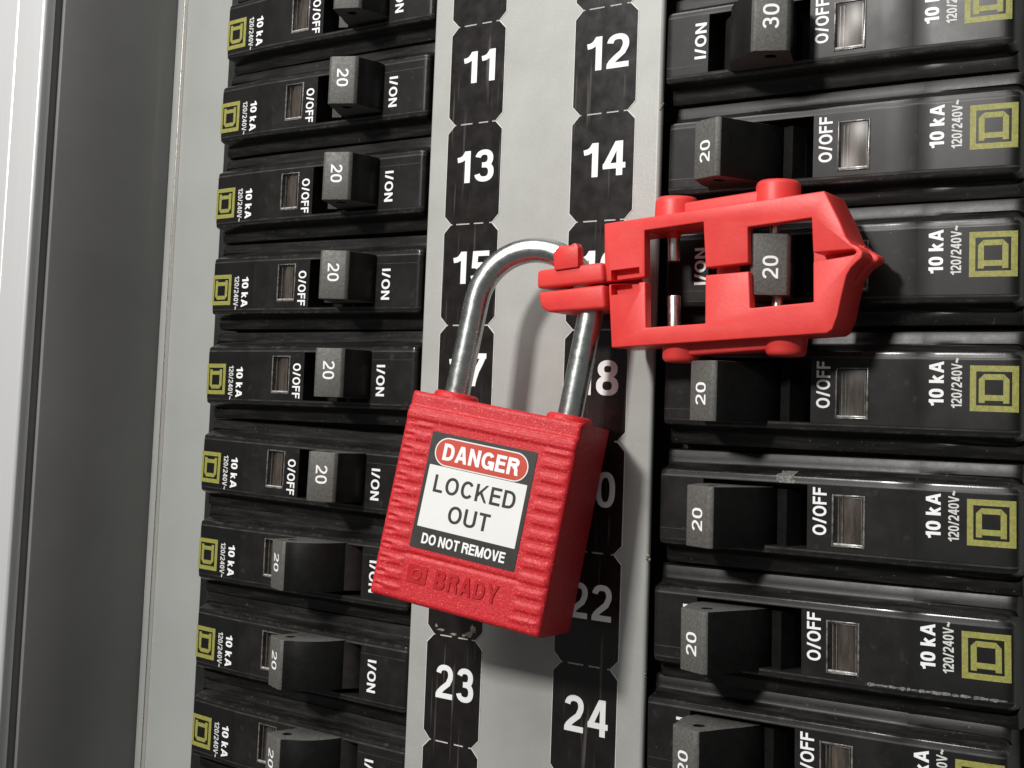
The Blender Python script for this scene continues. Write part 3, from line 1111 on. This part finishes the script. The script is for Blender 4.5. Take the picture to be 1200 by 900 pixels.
def round_rect(cx, cy, hw_, hh_, r, n=10):
    pts = []
    for qx, qy, a0 in ((1, 1, 0), (-1, 1, 90), (-1, -1, 180), (1, -1, 270)):
        for i in range(n + 1):
            a = math.radians(a0 + 90 * i / n)
            pts.append((cx + qx * (hw_ - r) + r * math.cos(a), cy + qy * (hh_ - r) + r * math.sin(a)))
    return pts


def flat(name, pts, z0, z1, mat, parent):
    bm = bmesh.new()
    prism(bm, pts, 'w', z0, z1)
    return link(name, finish(bm, name, mat), parent)


lab = flat('warning_label', round_rect(LX, LY, LBW / 2, LBH / 2, 0.15, 3), 0.01, 0.10, M_LABELBLACK, lock)
oy = LY + LBH / 2 - 2.95
flat('oval_outline', round_rect(LX + 0.0, oy, 8.35, 2.35, 2.34, 14), 0.102, 0.12, M_LABELWHITE, lab)
flat('danger_oval', round_rect(LX + 0.0, oy, 8.15, 2.15, 2.14, 14), 0.122, 0.14, M_LABELRED, lab)
flat('white_panel', round_rect(LX + 0.0, LY - 0.95, 8.75, 5.1, 0.1, 3), 0.102, 0.12, M_LABELWHITE, lab)


def on_label(dx, y, z):
    return lambda a, b, c: (LX + dx + a, y + b, z + c)


link('danger_lettering', lettering('danger_lettering', 'DANGER', 13.6, 2.75, on_label(0, oy, 0.146), M_WHITE, 0.10, 0, 0.10), lab)
link('locked_lettering', lettering('locked_lettering', 'LOCKED', 14.6, 2.85, on_label(0, LY + 1.3, 0.126), M_LABELBLACK, 0.082, 0, 0.13), lab)
link('out_lettering', lettering('out_lettering', 'OUT', 7.4, 2.85, on_label(0, LY - 3.1, 0.126), M_LABELBLACK, 0.082, 0, 0.13), lab)
link('remove_lettering', lettering('remove_lettering', 'DO NOT REMOVE', 14.9, 1.7, on_label(0, LY - LBH / 2 + 1.75, 0.11), M_WHITE, 0.092, 0, 0.08), lab)
# moulded maker's mark under the label
link('moulded_name', lettering('moulded_name', 'BRADY', 11.2, 2.9, lambda a, b, c: (1.6 + a, -12.2 + b, 0.05 + c * 1.0), M_EMBLEM, 0.095, 0.12, 0.14), lock)
em = flat('moulded_emblem', round_rect(-7.3, -12.2, 1.75, 1.45, 0.2, 3), -0.1, 0.12, M_EMBLEM, lock)
bm = bmesh.new()
tube(bm, [(-7.3 + 0.75 * math.cos(q * math.pi / 10), -12.2 + 0.75 * math.sin(q * math.pi / 10), 0.14) for q in range(21)], 0.13, 8, False)
link('emblem_ring', finish(bm, 'emblem_ring', M_LOCK), em)

# ------------------------------------------------------------------ clamp lugs round the shackle leg
leg_a = Vector(LPOS) + LR @ Vector((LA, LH / 2 - 2, -LZ))
leg_b = Vector(LPOS) + LR @ Vector((LA, LH / 2 + LARCH + 12, -LZ))


def to_cl(p):
    return (p[0] - 45, p[1] + 40, p[2] - CW0)


def lug(pts, w0, w1):
    bm = bmesh.new()
    prism(bm, cl(pts), 'w', w0 - CW0, w1 - CW0)
    me = bevelled(finish(bm, 'shackle_lug', M_CLAMP), 'shackle_lug', 0.55, 3, 30)
    link('shackle_lug', me, clamp)


lug([(10.46, -38.42), (23.2, -37.47), (23.6, -40.72), (10.49, -41.5)], 3.0, 11.5)
lug([(10.75, -42.17), (23.6, -41.15), (24.0, -45.08), (12.96, -45.57), (11.37, -44.7)], 3.0, 11.5)
bm = bmesh.new()
prism(bm, cl([(13.9, -35.6), (14.7, -34.9), (15.3, -34.35), (15.9, -34.7), (16.5, -34.5), (17.2, -34.55), (17.8, -34.2), (18.3, -34.2), (18.8, -34.9), (18.9, -38.2), (14.2, -38.6)]), 'w', 10.2 - CW0, 12.0 - CW0)
link('broken_tab', bevelled(finish(bm, 'broken_tab', M_CLAMP), 'broken_tab', 0.2, 2, 30), clamp)
